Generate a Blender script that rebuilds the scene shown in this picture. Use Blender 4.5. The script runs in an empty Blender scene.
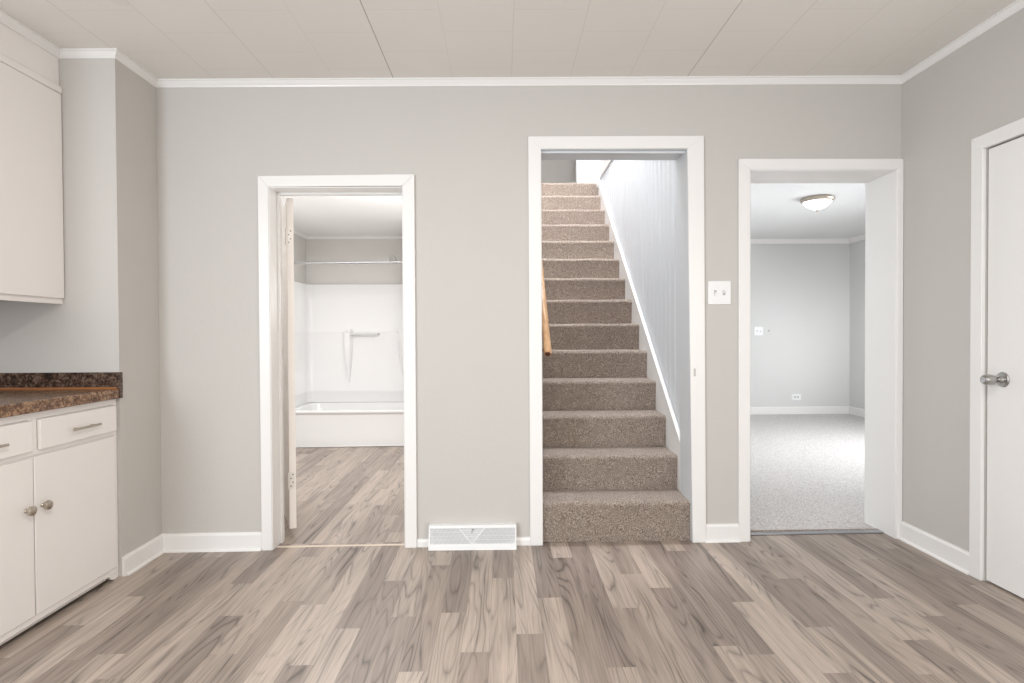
import bpy, bmesh, math, random
from mathutils import Vector, Matrix
random.seed(7)
SC = bpy.context.scene
COL = SC.collection
R = math.radians

# ---------------------------------------------------------------- camera
def camera():
    y, p, r = R(.95), R(.75), R(.3)
    Rz = Matrix(((math.cos(y), math.sin(y), 0), (-math.sin(y), math.cos(y), 0), (0, 0, 1)))
    Rx = Matrix(((1, 0, 0), (0, math.cos(p), math.sin(p)), (0, -math.sin(p), math.cos(p))))
    Ry = Matrix(((math.cos(r), 0, math.sin(r)), (0, 1, 0), (-math.sin(r), 0, math.cos(r))))
    M = Rz @ Rx @ Ry
    right, fwd, up = M.col[0], M.col[1], M.col[2]
    cam = bpy.data.cameras.new('camera')
    cam.sensor_width = 36
    cam.lens = 569 / 1024 * 36
    cam.clip_start = .02
    o = bpy.data.objects.new('camera', cam)
    m = Matrix.Identity(4)
    for i in range(3):
        m[i][0], m[i][1], m[i][2] = right[i], up[i], -fwd[i]
    m[0][3], m[1][3], m[2][3] = 0, 0, 1.12
    o.matrix_world = m
    COL.objects.link(o)
    SC.camera = o
camera()

# ---------------------------------------------------------------- world, lights, exposure
SC.view_settings.view_transform = 'Standard'
SC.view_settings.look = 'None'
SC.view_settings.gamma = 1
SC.view_settings.use_curve_mapping = False
SC.view_settings.exposure = 0.30
w = bpy.data.worlds.new('daylight')
SC.world = w
w.use_nodes = True
w.node_tree.nodes['Background'].inputs[0].default_value = (.93, .96, 1.0, 1)
w.node_tree.nodes['Background'].inputs[1].default_value = 1.0

def area(name, loc, target, sx, sy, power, color, spread=180):
    l = bpy.data.lights.new(name, 'AREA')
    l.shape = 'RECTANGLE'
    l.size, l.size_y = sx, sy
    l.energy = power
    l.color = color
    l.spread = R(spread)
    o = bpy.data.objects.new(name, l)
    o.location = loc
    d = Vector(target) - Vector(loc)
    o.rotation_euler = d.to_track_quat('-Z', 'Y').to_euler()
    COL.objects.link(o)
    return o

WARM = (1.0, .91, .82)
COOL = (.84, .93, 1.0)
area('fill_light_kitchen_left', (-2.2, -.95, 1.5), (2.1, 2.2, 1.4), 1.0, 1.3, 58, COOL)  # added cool fill behind the camera, brightens the right wall
area('fill_light_kitchen_right', (2.1, -.95, 1.5), (-1.9, 2.6, 1.6), 1.0, 1.3, 24, WARM)  # added warm fill behind the camera for the left side
area('kitchen_ceiling_lamp', (-.06, .35, 2.38), (-.06, .35, 0), .20, .20, 28, (1, .93, .85))
area('window_light_living_room', (3.6, 3.30, 1.5), (4.2, 7.4, .95), .35, 1.3, 2.2, (.97, .98, 1), 33)
area('window_light_living_side', (4.55, 4.9, 1.15), (2.2, 5.6, .35), 1.5, 1.1, 59, (.94, .97, 1), 135)
area('fill_light_living_left', (1.2, 5.6, 1.4), (2.1, 3.1, 1.2), .9, 1.2, 11, (.95, .98, 1))  # added fill at the stair wall, brightens the doorway jamb
area('window_light_living_near', (3.2, 3.32, 1.3), (3.2, 7.4, 1.4), 1.6, 1.0, 7.5, (.96, .98, 1), 150)
area('fill_light_bathroom_ceiling', (-1.45, 4.4, 2.19), (-1.45, 4.4, 0), 1.1, 1.1, 24, (.97, .98, 1))  # added panel for the bathroom's ambient light, not a fitting
area('fill_light_bathroom_side', (-.45, 4.2, 1.4), (-2.2, 4.9, 2.2), .8, .3, 15, (.97, .98, 1))  # added upward fill that lifts the bathroom ceiling, unseen
area('window_light_upstairs', (.50, 4.0, 4.6), (.62, 5.9, 2.0), .5, .9, 100, (.93, .95, 1))
area('window_light_landing', (1.2, 6.3, 4.9), (1.2, 6.3, 2.7), .6, .6, 3, COOL)

# ---------------------------------------------------------------- measures
def fz(x): return .016 + .0068 * x          # the old floor climbs a little to the right
def cz(x): return 2.439 + .0068 * x         # and so does the ceiling
YB = 2.964                                  # back wall face
YF = 2.655                                  # wall beside the kitchen cabinets
XS = -1.77                                  # stub wall
XR = 2.10                                   # right wall
YK = -.45
XK = -2.37                                  # kitchen wall behind cabinets

# ---------------------------------------------------------------- helpers
def val(v, x): return v(x) if callable(v) else v

def box(bm, x0, x1, y0, y1, z0, z1):
    vs = []
    for z in (z0, z1):
        for (x, y) in ((x0, y0), (x1, y0), (x1, y1), (x0, y1)):
            vs.append(bm.verts.new((x, y, val(z, x))))
    for f in ((3, 2, 1, 0), (4, 5, 6, 7), (0, 1, 5, 4), (1, 2, 6, 5), (2, 3, 7, 6), (3, 0, 4, 7)):
        bm.faces.new([vs[i] for i in f])
    return vs

def loft(bm, rings, close=True, caps=True):
    """rings: lists of equal numbers of points"""
    V = [[bm.verts.new(p) for p in r] for r in rings]
    n = len(V[0])
    for a, b in zip(V[:-1], V[1:]):
        for i in range(n if close else n - 1):
            j = (i + 1) % n
            bm.faces.new((a[i], a[j], b[j], b[i]))
    if caps and close:
        bm.faces.new(list(reversed(V[0])))
        bm.faces.new(V[-1])
    return V

def tube(bm, pts, r, seg=12, caps=True):
    pts = [Vector(p) for p in pts]
    rings = []
    for i, p in enumerate(pts):
        d = (pts[min(i + 1, len(pts) - 1)] - pts[max(i - 1, 0)]).normalized()
        u = d.cross(Vector((0, 0, 1)))
        if u.length < .05: u = d.cross(Vector((1, 0, 0)))
        u.normalize(); v = d.cross(u)
        rr = r[i] if isinstance(r, (list, tuple)) else r
        rings.append([p + rr * (math.cos(a) * u + math.sin(a) * v) for a in [2 * math.pi * k / seg for k in range(seg)]])
    loft(bm, rings, True, caps)

def lathe(bm, origin, axis, prof, seg=24):
    """prof: (distance along axis, radius)"""
    o = Vector(origin); d = Vector(axis).normalized()
    u = d.cross(Vector((0, 0, 1)))
    if u.length < .05: u = Vector((1, 0, 0))
    u.normalize(); v = d.cross(u)
    rings = [[o + d * t + max(rr, 1e-4) * (math.cos(a) * u + math.sin(a) * v) for a in [2 * math.pi * k / seg for k in range(seg)]] for t, rr in prof]
    loft(bm, rings)

def sweep(bm, path, prof, closed_prof=True):
    """path: list of (point, outward 2d miter vector); prof: (out, up)"""
    rings = []
    for p, m in path:
        p = Vector(p); m = Vector(m)
        rings.append([p + m * a + Vector((0, 0, b)) for a, b in prof])
    loft(bm, rings)

def obj(name, bm, mat, parent=None, smooth=False, bevel=0, bseg=2, angle=35):
    bmesh.ops.recalc_face_normals(bm, faces=bm.faces[:])
    me = bpy.data.meshes.new(name)
    bm.to_mesh(me); bm.free()
    me.materials.append(mat)
    o = bpy.data.objects.new(name, me)
    COL.objects.link(o)
    if parent is not None:
        o.parent = parent
        o.matrix_parent_inverse = Matrix.Translation(-Vector(parent.location))
        o.matrix_parent_inverse = parent_inv(parent)
    if bevel:
        b = o.modifiers.new('bevel', 'BEVEL')
        b.width = bevel; b.segments = bseg; b.limit_method = 'ANGLE'; b.angle_limit = R(40)
        b.harden_normals = False
    if smooth or bevel:
        for p in me.polygons: p.use_smooth = True
        if hasattr(me, 'set_sharp_from_angle'): me.set_sharp_from_angle(angle=R(angle))
    return o

def parent_inv(parent):
    m = Matrix.Identity(4); p = parent; chain = []
    while p: chain.append(p); p = p.parent
    for q in reversed(chain):
        loc = Matrix.LocRotScale(q.location, q.rotation_euler, q.scale)
        m = m @ q.matrix_parent_inverse @ loc
    return m.inverted()

def thing(name, loc, label, cat, group=None):
    o = bpy.data.objects.new(name, None)
    o.empty_display_size = .05
    o.location = loc
    COL.objects.link(o)
    return tag(o, label, cat, group)

def tag(o, label, cat, group=None, kind=None):
    o['label'] = label; o['category'] = cat
    if group: o['group'] = group
    if kind: o['kind'] = kind
    return o

def struct(name, bm, mat, label, cat, **k):
    o = obj(name, bm, mat, **k)
    return tag(o, label, cat, kind='structure')

def B(): return bmesh.new()

# ---------------------------------------------------------------- materials
def mat(name, color, rough=.6, metal=0, spec=None, coat=0):
    m = bpy.data.materials.new(name); m.use_nodes = True
    b = m.node_tree.nodes['Principled BSDF']
    b.inputs['Base Color'].default_value = (*color, 1)
    b.inputs['Roughness'].default_value = rough
    b.inputs['Metallic'].default_value = metal
    if spec is not None: b.inputs['Specular IOR Level'].default_value = spec
    if coat: b.inputs['Coat Weight'].default_value = coat
    return m

def srgb(r, g, b):
    f = lambda c: (c / 255 / 12.92) if c <= 10 else ((c / 255 + .055) / 1.055) ** 2.4
    return (f(r), f(g), f(b))

class NT:
    def __init__(s, m):
        s.t = m.node_tree; s.b = s.t.nodes['Principled BSDF']
    def n(s, typ, **kw):
        q = s.t.nodes.new(typ)
        for k, v in kw.items():
            if k.startswith('i_'):
                q.inputs[int(k[2:]) if k[2:].isdigit() else k[2:].replace('_', ' ')].default_value = v
            else: setattr(q, k, v)
        return q
    def l(s, a, b): s.t.links.new(a, b)
    def math(s, op, a, b=None, c=None, clamp=False):
        q = s.n('ShaderNodeMath', operation=op, use_clamp=clamp)
        for i, v in enumerate((a, b, c)):
            if v is None: continue
            if isinstance(v, (int, float)): q.inputs[i].default_value = v
            else: s.l(v, q.inputs[i])
        return q.outputs[0]
    def mix(s, fac, a, b, blend='MIX'):
        q = s.n('ShaderNodeMix', data_type='RGBA', blend_type=blend)
        for i, v in ((0, fac), (6, a), (7, b)):
            if isinstance(v, (int, float)): q.inputs[i].default_value = v
            elif isinstance(v, tuple): q.inputs[i].default_value = (*v, 1) if len(v) == 3 else v
            else: s.l(v, q.inputs[i])
        return q.outputs[2]
    def noise(s, vec, scale, detail=3, rough=.5, dist=0):
        q = s.n('ShaderNodeTexNoise')
        q.inputs['Scale'].default_value = scale; q.inputs['Detail'].default_value = detail
        q.inputs['Roughness'].default_value = rough; q.inputs['Distortion'].default_value = dist
        if vec is not None: s.l(vec, q.inputs['Vector'])
        return q.outputs[0]
    def ramp(s, fac, stops):
        q = s.n('ShaderNodeValToRGB')
        e = q.color_ramp.elements
        while len(e) < len(stops): e.new(.5)
        for k, (p, c) in zip(e, stops): k.position = p; k.color = (*c, 1)
        s.l(fac, q.inputs[0]); return q.outputs[0]
    def bump(s, h, strength, dist=.01):
        q = s.n('ShaderNodeBump'); q.inputs['Strength'].default_value = strength; q.inputs['Distance'].default_value = dist
        s.l(h, q.inputs['Height']); s.l(q.outputs[0], s.b.inputs['Normal'])
    def obj(s): return s.n('ShaderNodeTexCoord').outputs['Object']
    def mapping(s, vec, scale=(1, 1, 1), loc=(0, 0, 0), rot=(0, 0, 0)):
        q = s.n('ShaderNodeMapping'); q.inputs['Scale'].default_value = scale; q.inputs['Location'].default_value = loc
        q.inputs['Rotation'].default_value = rot; s.l(vec, q.inputs[0]); return q.outputs[0]

def paint(name, color, rough=.55, var=.03, bump=.08, bscale=90):
    m = mat(name, color, rough); t = NT(m); o = t.obj()
    n1 = t.noise(o, 1.7, 3)
    dark = tuple(c * (1 - var * 2) for c in color); light = tuple(min(1, c * (1 + var)) for c in color)
    t.l(t.mix(n1, dark, light), t.b.inputs['Base Color'])
    t.bump(t.noise(o, bscale, 2), bump, .004)
    return m

WALL = paint('greige_wall_paint', srgb(201, 197, 192), .6, .012, .15, 60)
WALL_COOL = paint('pale_grey_wall_paint', srgb(217, 217, 215), .6, .01, .1, 60)
TRIM = paint('white_gloss_trim_paint', srgb(240, 238, 236), .3, .008, .06, 40)
CABINET = paint('off_white_cabinet_paint', srgb(243, 239, 236), .38, .02, .08, 30)
BATHWALL = paint('bathroom_grey_paint', srgb(216, 213, 208), .6, .01, .1, 60)
BATHCEIL = paint('bathroom_ceiling_paint', srgb(242, 241, 240), .7, .005, .05)
BEADBOARD = paint('blue_white_beadboard_paint', srgb(214, 217, 220), .45, .01, .05)
UPPER = paint('upstairs_grey_paint', srgb(196, 191, 182), .6, .01, .05)
TUBWHITE = mat('white_fibreglass', srgb(244, 243, 242), .16)
PLASTIC = mat('white_plastic', srgb(240, 240, 240), .35)
CHROME = mat('chrome', srgb(200, 200, 202), .14, 1)
NICKEL = mat('brushed_nickel', srgb(190, 180, 168), .3, 1)
STEEL = mat('satin_steel', srgb(176, 174, 172), .28, 1)
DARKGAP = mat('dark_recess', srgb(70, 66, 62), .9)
SHADOWGREY = mat('shade_grey_underside', srgb(170, 166, 166), .7)  # shade under the upper cabinet, put into the panel colour
STRIP = mat('beige_threshold_strip', srgb(222, 206, 190), .5)
ALU = mat('aluminium_carpet_bar', srgb(170, 170, 174), .35, .8)

def make_ceiling_mat():
    m = mat('ceiling_tile_paint', srgb(226, 221, 214), .75); t = NT(m); o = t.obj()
    sep = t.n('ShaderNodeSeparateXYZ'); t.l(o, sep.inputs[0])
    x, y = sep.outputs[0], sep.outputs[1]
    # rows of square tiles 0.303 m wide running away from the camera, alternate rows offset by half
    W = .303
    u = t.math('DIVIDE', t.math('SUBTRACT', x, -.25 - 20 * W), W)
    row = t.math('FLOOR', u)
    fu = t.math('FRACT', u)
    off = t.math('MULTIPLY', t.math('MODULO', row, 2), .5)
    v = t.math('ADD', t.math('DIVIDE', t.math('ADD', y, 6.34), .34), off)
    fv = t.math('FRACT', v)
    def line(f, wd):
        a = t.math('ABSOLUTE', t.math('SUBTRACT', f, .5))
        return t.math('GREATER_THAN', a, .5 - wd)
    # only some of the long seams have opened up and read dark
    wn = t.n('ShaderNodeTexWhiteNoise', noise_dimensions='1D'); t.l(t.math('ROUND', u), wn.inputs['W'])
    ru = t.math('ROUND', u)
    open1 = t.math('COMPARE', ru, 19, .1); open2 = t.math('COMPARE', ru, 24, .1)
    opened = t.math('MAXIMUM', open1, t.math('MULTIPLY', open2, .75))
    weight = t.math('ADD', t.math('MULTIPLY', wn.outputs[0], .22), .12)
    weight = t.math('MAXIMUM', weight, opened)
    lu = t.math('MULTIPLY', line(fu, .007), weight)
    lv = t.math('MULTIPLY', line(fv, .006), .14)
    ln = t.math('MAXIMUM', lu, lv)
    n1 = t.noise(o, 1.3, 3)
    base = t.mix(n1, srgb(230, 226, 220), srgb(238, 235, 230))
    vor = t.n('ShaderNodeTexVoronoi', feature='F1'); vor.inputs['Scale'].default_value = 1.7; t.l(o, vor.inputs['Vector'])
    spot = t.math('MULTIPLY', t.math('LESS_THAN', vor.outputs['Distance'], .06), .06)
    base = t.mix(spot, base, srgb(150, 142, 134))
    t.l(t.mix(t.math('MULTIPLY', ln, .6), base, srgb(110, 104, 98)), t.b.inputs['Base Color'])
    t.bump(t.math('SUBTRACT', t.math('MULTIPLY', t.noise(o, 70, 2), .25), ln), .25, .003)
    return m
CEIL = make_ceiling_mat()

def make_floor_mat():
    m = mat('wood_plank_vinyl', (.4, .35, .3), .38, 0, .5); t = NT(m)
    uv = t.n('ShaderNodeUVMap', uv_map='plank').outputs[0]     # u across 0..1, v along in metres
    at = t.n('ShaderNodeAttribute', attribute_name='tone')
    sep = t.n('ShaderNodeSeparateColor'); t.l(at.outputs['Color'], sep.inputs[0])
    tone, rnd, rnd2 = sep.outputs
    su = t.n('ShaderNodeSeparateXYZ'); t.l(uv, su.inputs[0])
    cmb = t.n('ShaderNodeCombineXYZ')
    t.l(t.math('ADD', t.math('MULTIPLY', su.outputs[0], .1), t.math('MULTIPLY', rnd, 37)), cmb.inputs[0])
    t.l(t.math('ADD', su.outputs[1], t.math('MULTIPLY', rnd2, 53)), cmb.inputs[1])
    vec = cmb.outputs[0]
    # contour lines of a slow stretched noise: cathedral figure
    slow = t.noise(t.mapping(vec, (9, .8, 1)), 1.0, 1.5, .45, .2)
    ring = t.math('FRACT', t.math('MULTIPLY', slow, 17))
    ring = t.math('ABSOLUTE', t.math('SUBTRACT', ring, .5))          # 0 .. .5
    ringd = t.math('POWER', t.math('MULTIPLY', ring, 2), 4.0)        # sharp dark lines
    fine = t.noise(t.mapping(vec, (210, 5, 1)), 1.0, 3, .6)
    mid = t.noise(t.mapping(vec, (34, 1.6, 1)), 1.0, 3, .6)
    base = t.ramp(tone, [(0, srgb(137, 124, 115)), (.35, srgb(151, 137, 127)), (.65, srgb(163, 149, 138)), (1, srgb(177, 163, 152))])
    pat = t.math('ADD', t.math('MULTIPLY', t.math('SUBTRACT', mid, .5), .9), t.math('MULTIPLY', t.math('SUBTRACT', fine, .5), .85))
    patch = t.noise(t.mapping(vec, (14, 1.1, 1), (5, 3, 0)), 1.0, 2, .5)
    rw = t.math('MULTIPLY', t.math('SUBTRACT', patch, .28), 2.8, clamp=True)
    pat = t.math('SUBTRACT', pat, t.math('MULTIPLY', t.math('MULTIPLY', ringd, rw), .62))
    pat = t.math('SUBTRACT', pat, t.math('MULTIPLY', t.math('SUBTRACT', patch, .5), .55))
    k = t.math('ADD', 1.08, t.math('MULTIPLY', pat, 1.0))
    vm = t.n('ShaderNodeVectorMath', operation='SCALE'); t.l(base, vm.inputs[0]); t.l(k, vm.inputs['Scale'])
    # printed edge lines
    e = t.math('GREATER_THAN', t.math('ABSOLUTE', t.math('SUBTRACT', su.outputs[0], .5)), .488)
    c = t.mix(t.math('MULTIPLY', e, .38), vm.outputs[0], srgb(95, 84, 78))
    t.l(c, t.b.inputs['Base Color'])
    t.l(t.math('ADD', .33, t.math('MULTIPLY', fine, .14)), t.b.inputs['Roughness'])
    t.bump(t.math('ADD', fine, t.math('MULTIPLY', ringd, -.5)), .10, .002)
    return m
FLOOR = make_floor_mat()

def make_carpet_mat(name, c0, c1, c2, scale):
    m = mat(name, c1, .95, 0, .15); t = NT(m); o = t.obj()
    n1 = t.noise(o, scale, 3, .7); n2 = t.noise(o, scale * .22, 2, .6); n3 = t.noise(o, 4, 2)
    v = t.math('ADD', t.math('MULTIPLY', n1, .9), t.math('MULTIPLY', n2, .1))
    c = t.ramp(v, [(.36, c0), (.5, c1), (.64, c2)])
    c = t.mix(t.math('MULTIPLY', n3, .12), c, c0)
    t.l(c, t.b.inputs['Base Color'])
    t.bump(v, 1.0, .012)
    t.b.inputs['Sheen Weight'].default_value = .25
    return m
STAIRCARPET = make_carpet_mat('stair_carpet_pile', srgb(92, 76, 64), srgb(170, 152, 138), srgb(236, 222, 209), 230)
LIVCARPET = make_carpet_mat('living_room_carpet_pile', srgb(176, 168, 164), srgb(218, 213, 211), srgb(240, 239, 239), 110)

def make_granite(name, dark, c1, c2, scale, streak=False):
    m = mat(name, c1, .22); t = NT(m); o = t.obj()
    vec = t.mapping(o, (1, .25, 1)) if streak else o
    v = t.n('ShaderNodeTexVoronoi', feature='F1'); v.inputs['Scale'].default_value = scale; t.l(vec, v.inputs['Vector'])
    n = t.noise(vec, scale * .5, 4, .7, .5); n2 = t.noise(vec, scale * 1.8, 3, .7)
    f = t.math('ADD', t.math('MULTIPLY', n, .6), t.math('MULTIPLY', n2, .4))
    c = t.ramp(f, [(.38, dark), (.5, c1), (.58, c2), (.64, dark), (.72, srgb(190, 170, 150))])
    bw = t.n('ShaderNodeRGBToBW'); t.l(v.outputs['Color'], bw.inputs[0])
    c = t.mix(t.math('MULTIPLY', t.math('GREATER_THAN', bw.outputs[0], .68), .5), c, dark)
    t.l(c, t.b.inputs['Base Color'])
    return m
SPLASH = make_granite('dark_speckled_laminate', srgb(30, 22, 18), srgb(78, 58, 48), srgb(124, 104, 90), 90)
COUNTER = make_granite('brown_speckled_laminate', srgb(66, 44, 32), srgb(124, 90, 66), srgb(182, 150, 118), 75)

def make_wood():
    m = mat('varnished_oak', srgb(176, 124, 78), .35); t = NT(m); o = t.obj()
    n = t.noise(t.mapping(o, (60, 4, 20)), 1, 3, .6)
    t.l(t.ramp(n, [(.3, srgb(184, 138, 96)), (.6, srgb(216, 174, 130))]), t.b.inputs['Base Color'])
    return m
OAK = make_wood()

GLOW = mat('frosted_lit_glass', (1, .98, .95), .4)
NT(GLOW).b.inputs['Emission Color'].default_value = (1, .97, .92, 1)
NT(GLOW).b.inputs['Emission Strength'].default_value = 2

# ---------------------------------------------------------------- plank floor
JOINTS = '''-1.656 2.219 LD;-1.561 2.460 DL;-1.365 2.014 DL;-1.476 2.887 LD;-1.283 1.866 LD;-1.173 2.574 DL;-1.073 2.278 LD;-.875 2.397 LD
-.591 2.167 DL;-.687 1.928 LD;-.494 2.584 LD;-.976 2.877 DL;-.200 2.280 DL;-.301 2.755 LD;-.102 1.993 LD;-.004 2.599 DL;.096 2.109 LD;.199 2.399 DL
.298 2.827 LD;.489 2.300 LD;.392 1.889 DL;.589 2.627 DL;.901 2.900 LD;.691 2.479 LD;.986 2.338 DL;.787 2.009 DL;1.294 2.556 LD;1.40 2.803 DL
1.201 2.130 DL;1.828 2.766 LD;2.10 2.467 DL;1.91 2.291 DL;1.590 2.354 DL;1.697 2.202 LD;1.500 2.031 LD;1.090 1.839 LD'''
KNOWN = {}
KF = .985; E0, PW = .046 * KF, .0993 * KF
for s in JOINTS.replace('\n', ';').split(';'):
    a, b, c = s.split(); KNOWN[round((float(a) * KF - E0) / PW - .5)] = (float(b) * (1.12 - fz(float(a))) / 1.12, c)

def plank_floor(name, x0, x1, y0, y1, known, label, z=None):
    rnd = random.Random(11 if known else 5)
    z = z or fz
    bm = B(); uvl = bm.loops.layers.uv.new('plank'); cl = bm.loops.layers.float_color.new('tone')
    k0 = math.floor((x0 - E0) / PW); k1 = math.ceil((x1 - E0) / PW)
    last = None
    for k in range(k0, k1):
        xa, xb = max(x0, E0 + k * PW), min(x1, E0 + (k + 1) * PW)
        if xb - xa < 1e-5: continue
        lo = lambda: rnd.uniform(.0, .34)
        hi = lambda: rnd.uniform(.55, .95)
        if known and k in KNOWN:
            yj, t = KNOWN[k]
            near = hi() if t == 'DL' else lo()
            far = lo() if t == 'DL' else hi()
        else:
            yj = y0 + rnd.uniform(.2, 1.1); near, far = rnd.uniform(.1, .9), rnd.uniform(.1, .9)
        cuts = [(yj, None)]
        segs = []
        y = yj; tone = far
        while y < y1:
            L = rnd.uniform(.78, 1.02) if not known else rnd.uniform(1.0, 1.2)
            segs.append((y, y + L, tone)); y += L; tone = rnd.uniform(.1, .95)
        y = yj; tone = near
        while y > y0:
            L = rnd.uniform(.85, 1.05); segs.append((y - L, y, tone)); y -= L; tone = rnd.uniform(.1, .95)
        for ya, yb, tn in segs:
            r1, r2 = rnd.random(), rnd.random()
            a, b = max(ya, y0), min(yb, y1)
            if b - a < 1e-4: continue
            pts = [(xa, a), (xb, a), (xb, b), (xa, b)]
            f = bm.faces.new([bm.verts.new((px, py, z(px))) for px, py in pts])
            for lp, (px, py) in zip(f.loops, pts):
                lp[uvl].uv = ((px - (E0 + k * PW)) / PW, py - ya)
                lp[cl] = (tn, r1, r2, 1)
    bmesh.ops.remove_doubles(bm, verts=bm.verts[:], dist=1e-5)
    # underside, so that the sheet has thickness
    vs = [bm.verts.new((px, py, z(px) - .05)) for px, py in ((x0, y0), (x0, y1), (x1, y1), (x1, y0))]
    bm.faces.new(vs)
    me = bpy.data.meshes.new(name); bm.to_mesh(me); bm.free(); me.materials.append(FLOOR)
    o = bpy.data.objects.new(name, me); COL.objects.link(o)
    return tag(o, label, 'floor', kind='structure')

plank_floor('floor', -2.40, 2.16, YK, 3.035, True, 'grey-brown wood plank vinyl floor of the kitchen')
bathz = lambda x: fz(x) - .001
plank_floor('floor', -2.25, -.35, 3.03, 5.72, False, 'grey-brown wood plank vinyl floor of the bathroom', bathz)

bm = B(); box(bm, 1.25, 2.12, 3.036, 3.085, lambda x: fz(x) - .03, lambda x: fz(x) - .001)
struct('floor', bm, mat('door_sill_timber', srgb(120, 110, 104), .7), 'dark subfloor under the carpet bar in the wide doorway', 'floor')

# living-room carpet: gently uneven, with a tufted front edge
def carpet_sheet(name, x0, x1, y0, y1, z, nx, ny, lab):
    rnd = random.Random(3)
    bm = B(); g = []
    for j in range(ny + 1):
        row = []
        for i in range(nx + 1):
            x = x0 + (x1 - x0) * i / nx; y = y0 + (y1 - y0) * j / ny
            yy = y + (rnd.uniform(-.004, .004) if j == 0 else 0)
            row.append(bm.verts.new((x, yy, z(x) + (rnd.uniform(-.0012, .0012)) - (.006 if j == 0 else 0))))
        g.append(row)
    for j in range(ny):
        for i in range(nx): bm.faces.new((g[j][i], g[j][i + 1], g[j + 1][i + 1], g[j + 1][i]))
    lowr = [bm.verts.new((v.co.x, v.co.y + .002, z(v.co.x) - .03)) for v in g[0]]
    for i in range(nx): bm.faces.new((lowr[i], lowr[i + 1], g[0][i + 1], g[0][i]))
    return struct(name, bm, LIVCARPET, lab, 'carpet', smooth=True, angle=60)
cpz = lambda x: .034
bm = B(); tube(bm, [(1.298, 3.086, .029), (1.6, 3.084, .031), (1.8, 3.087, .029), (2.060, 3.085, .030)], .0075, 10)
struct('trim_16', bm, STAIRCARPET, 'brown bound edge of the living room carpet', 'carpet edge', smooth=True)
carpet_sheet('floor', 1.297, 2.061, 3.085, 3.19, cpz, 90, 6, 'light grey carpet edge in the wide doorway')
carpet_sheet('floor', 1.15, 4.62, 3.19, 7.5, cpz, 60, 60, 'light grey wall to wall carpet of the living room')

# ---------------------------------------------------------------- walls
HW = 2.47
TOP = lambda x: cz(x) + .02
D1 = (-1.197, -.511, 1.881)
D2 = (.2043, .994, 2.075)
D3 = (1.292, 2.066, 1.968)
bm = B()
bot = lambda x: fz(x) - .02
Y2 = 3.11
def seg(x0, x1, z0, z1, y2=Y2): box(bm, x0, x1, YB, y2, z0, z1)
seg(-2.5, D1[0], bot, TOP); seg(D1[0], D1[1], D1[2], TOP); seg(D1[1], D2[0], bot, TOP)
seg(D2[0], D2[1], D2[2], TOP, 3.137); seg(D2[1], D3[0], bot, TOP, 3.137)
seg(D3[0], D3[1], D3[2], TOP, 3.19); seg(D3[1], 2.30, bot, TOP, 3.19)
struct('wall_back', bm, WALL, 'greige wall with three white trimmed doorways', 'wall')

bm = B(); box(bm, -2.55, XS, YF, YB - .001, bot, TOP)
struct('wall_left', bm, WALL, 'greige wall stub beside the kitchen cabinets', 'wall')
bm = B(); box(bm, -2.47, XK, YK, YF, bot, TOP)
struct('wall_kitchen', bm, WALL, 'greige kitchen wall behind the cabinets', 'wall')
bm = B()
DRY0, DRY1, DRZ = 1.67, 2.437, 1.912
box(bm, XR, XR + .12, YK, DRY0, bot, TOP); box(bm, XR, XR + .12, DRY1, YB - .001, bot, TOP)
box(bm, XR, XR + .12, DRY0, DRY1, DRZ, TOP)
struct('wall_right', bm, WALL, 'light grey side wall with the white flush door', 'wall')
bm = B(); box(bm, -2.5, 2.25, YK, 2.99, cz, lambda x: cz(x) + .05)
struct('ceiling', bm, CEIL, 'cream painted square tile kitchen ceiling with thin seams', 'ceiling')

# crown moulding (mitred)
CP = [(0, -.034), (.004, -.034), (.006, -.027), (.014, -.019), (.020, -.008), (.026, -.006), (.026, 0), (0, 0)]
def crown(path, name, label, prof=CP, zf=cz, m=TRIM):
    bm = B()
    sweep(bm, [((x, y, zf(x) - .0005), mv) for (x, y, mv) in path], prof)
    return struct(name, bm, m, label, 'crown moulding', smooth=True, angle=25)
XU = -2.022
crown([(XU, YK, (1, 0, 0)), (XU, YF, (1, -1, 0)), (XS, YF, (1, -1, 0)), (XS, YB, (1, -1, 0)), (XR, YB, (-1, -1, 0)), (XR, YK, (-1, 0, 0))],
      'trim_1', 'narrow white crown moulding running round the kitchen ceiling')

# baseboards
def baseboard(name, pts, h, label, t=.013, m=TRIM, zf=fz):
    prof = [(0, 0), (t, 0), (t, h - .012), (t * .55, h), (0, h)]
    bm = B(); sweep(bm, [((x, y, zf(x) + .0005), mv) for x, y, mv in pts], prof)
    return struct(name, bm, m, label, 'baseboard', smooth=True, angle=25)
baseboard('baseboard_left', [(XS, YF, (1, 0, 0)), (XS, YB, (1, -1, 0)), (-1.252, YB, (0, -1, 0))], .092, 'white baseboard around the corner left of the bathroom doorway')
bmq = B()
def shoe(pts, zf=fz):
    sweep(bmq, [((x, y, zf(x) + .0003), mv) for x, y, mv in pts], [(.0132, 0), (.024, 0), (.022, .008), (.0132, .013)])
baseboard('baseboard_center', [(-.449, YB, (0, -1, 0)), (.139, YB, (0, -1, 0))], .040, 'low white baseboard strip between bathroom doorway and staircase')
baseboard('baseboard_back', [(1.056, YB, (0, -1, 0)), (1.238, YB, (0, -1, 0))], .092, 'short white baseboard between staircase and wide doorway')
baseboard('baseboard_right', [(XR, YB - .02, (-1, 0, 0)), (XR, 2.501, (-1, 0, 0))], .095, 'white baseboard between wide doorway and flush door')
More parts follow.
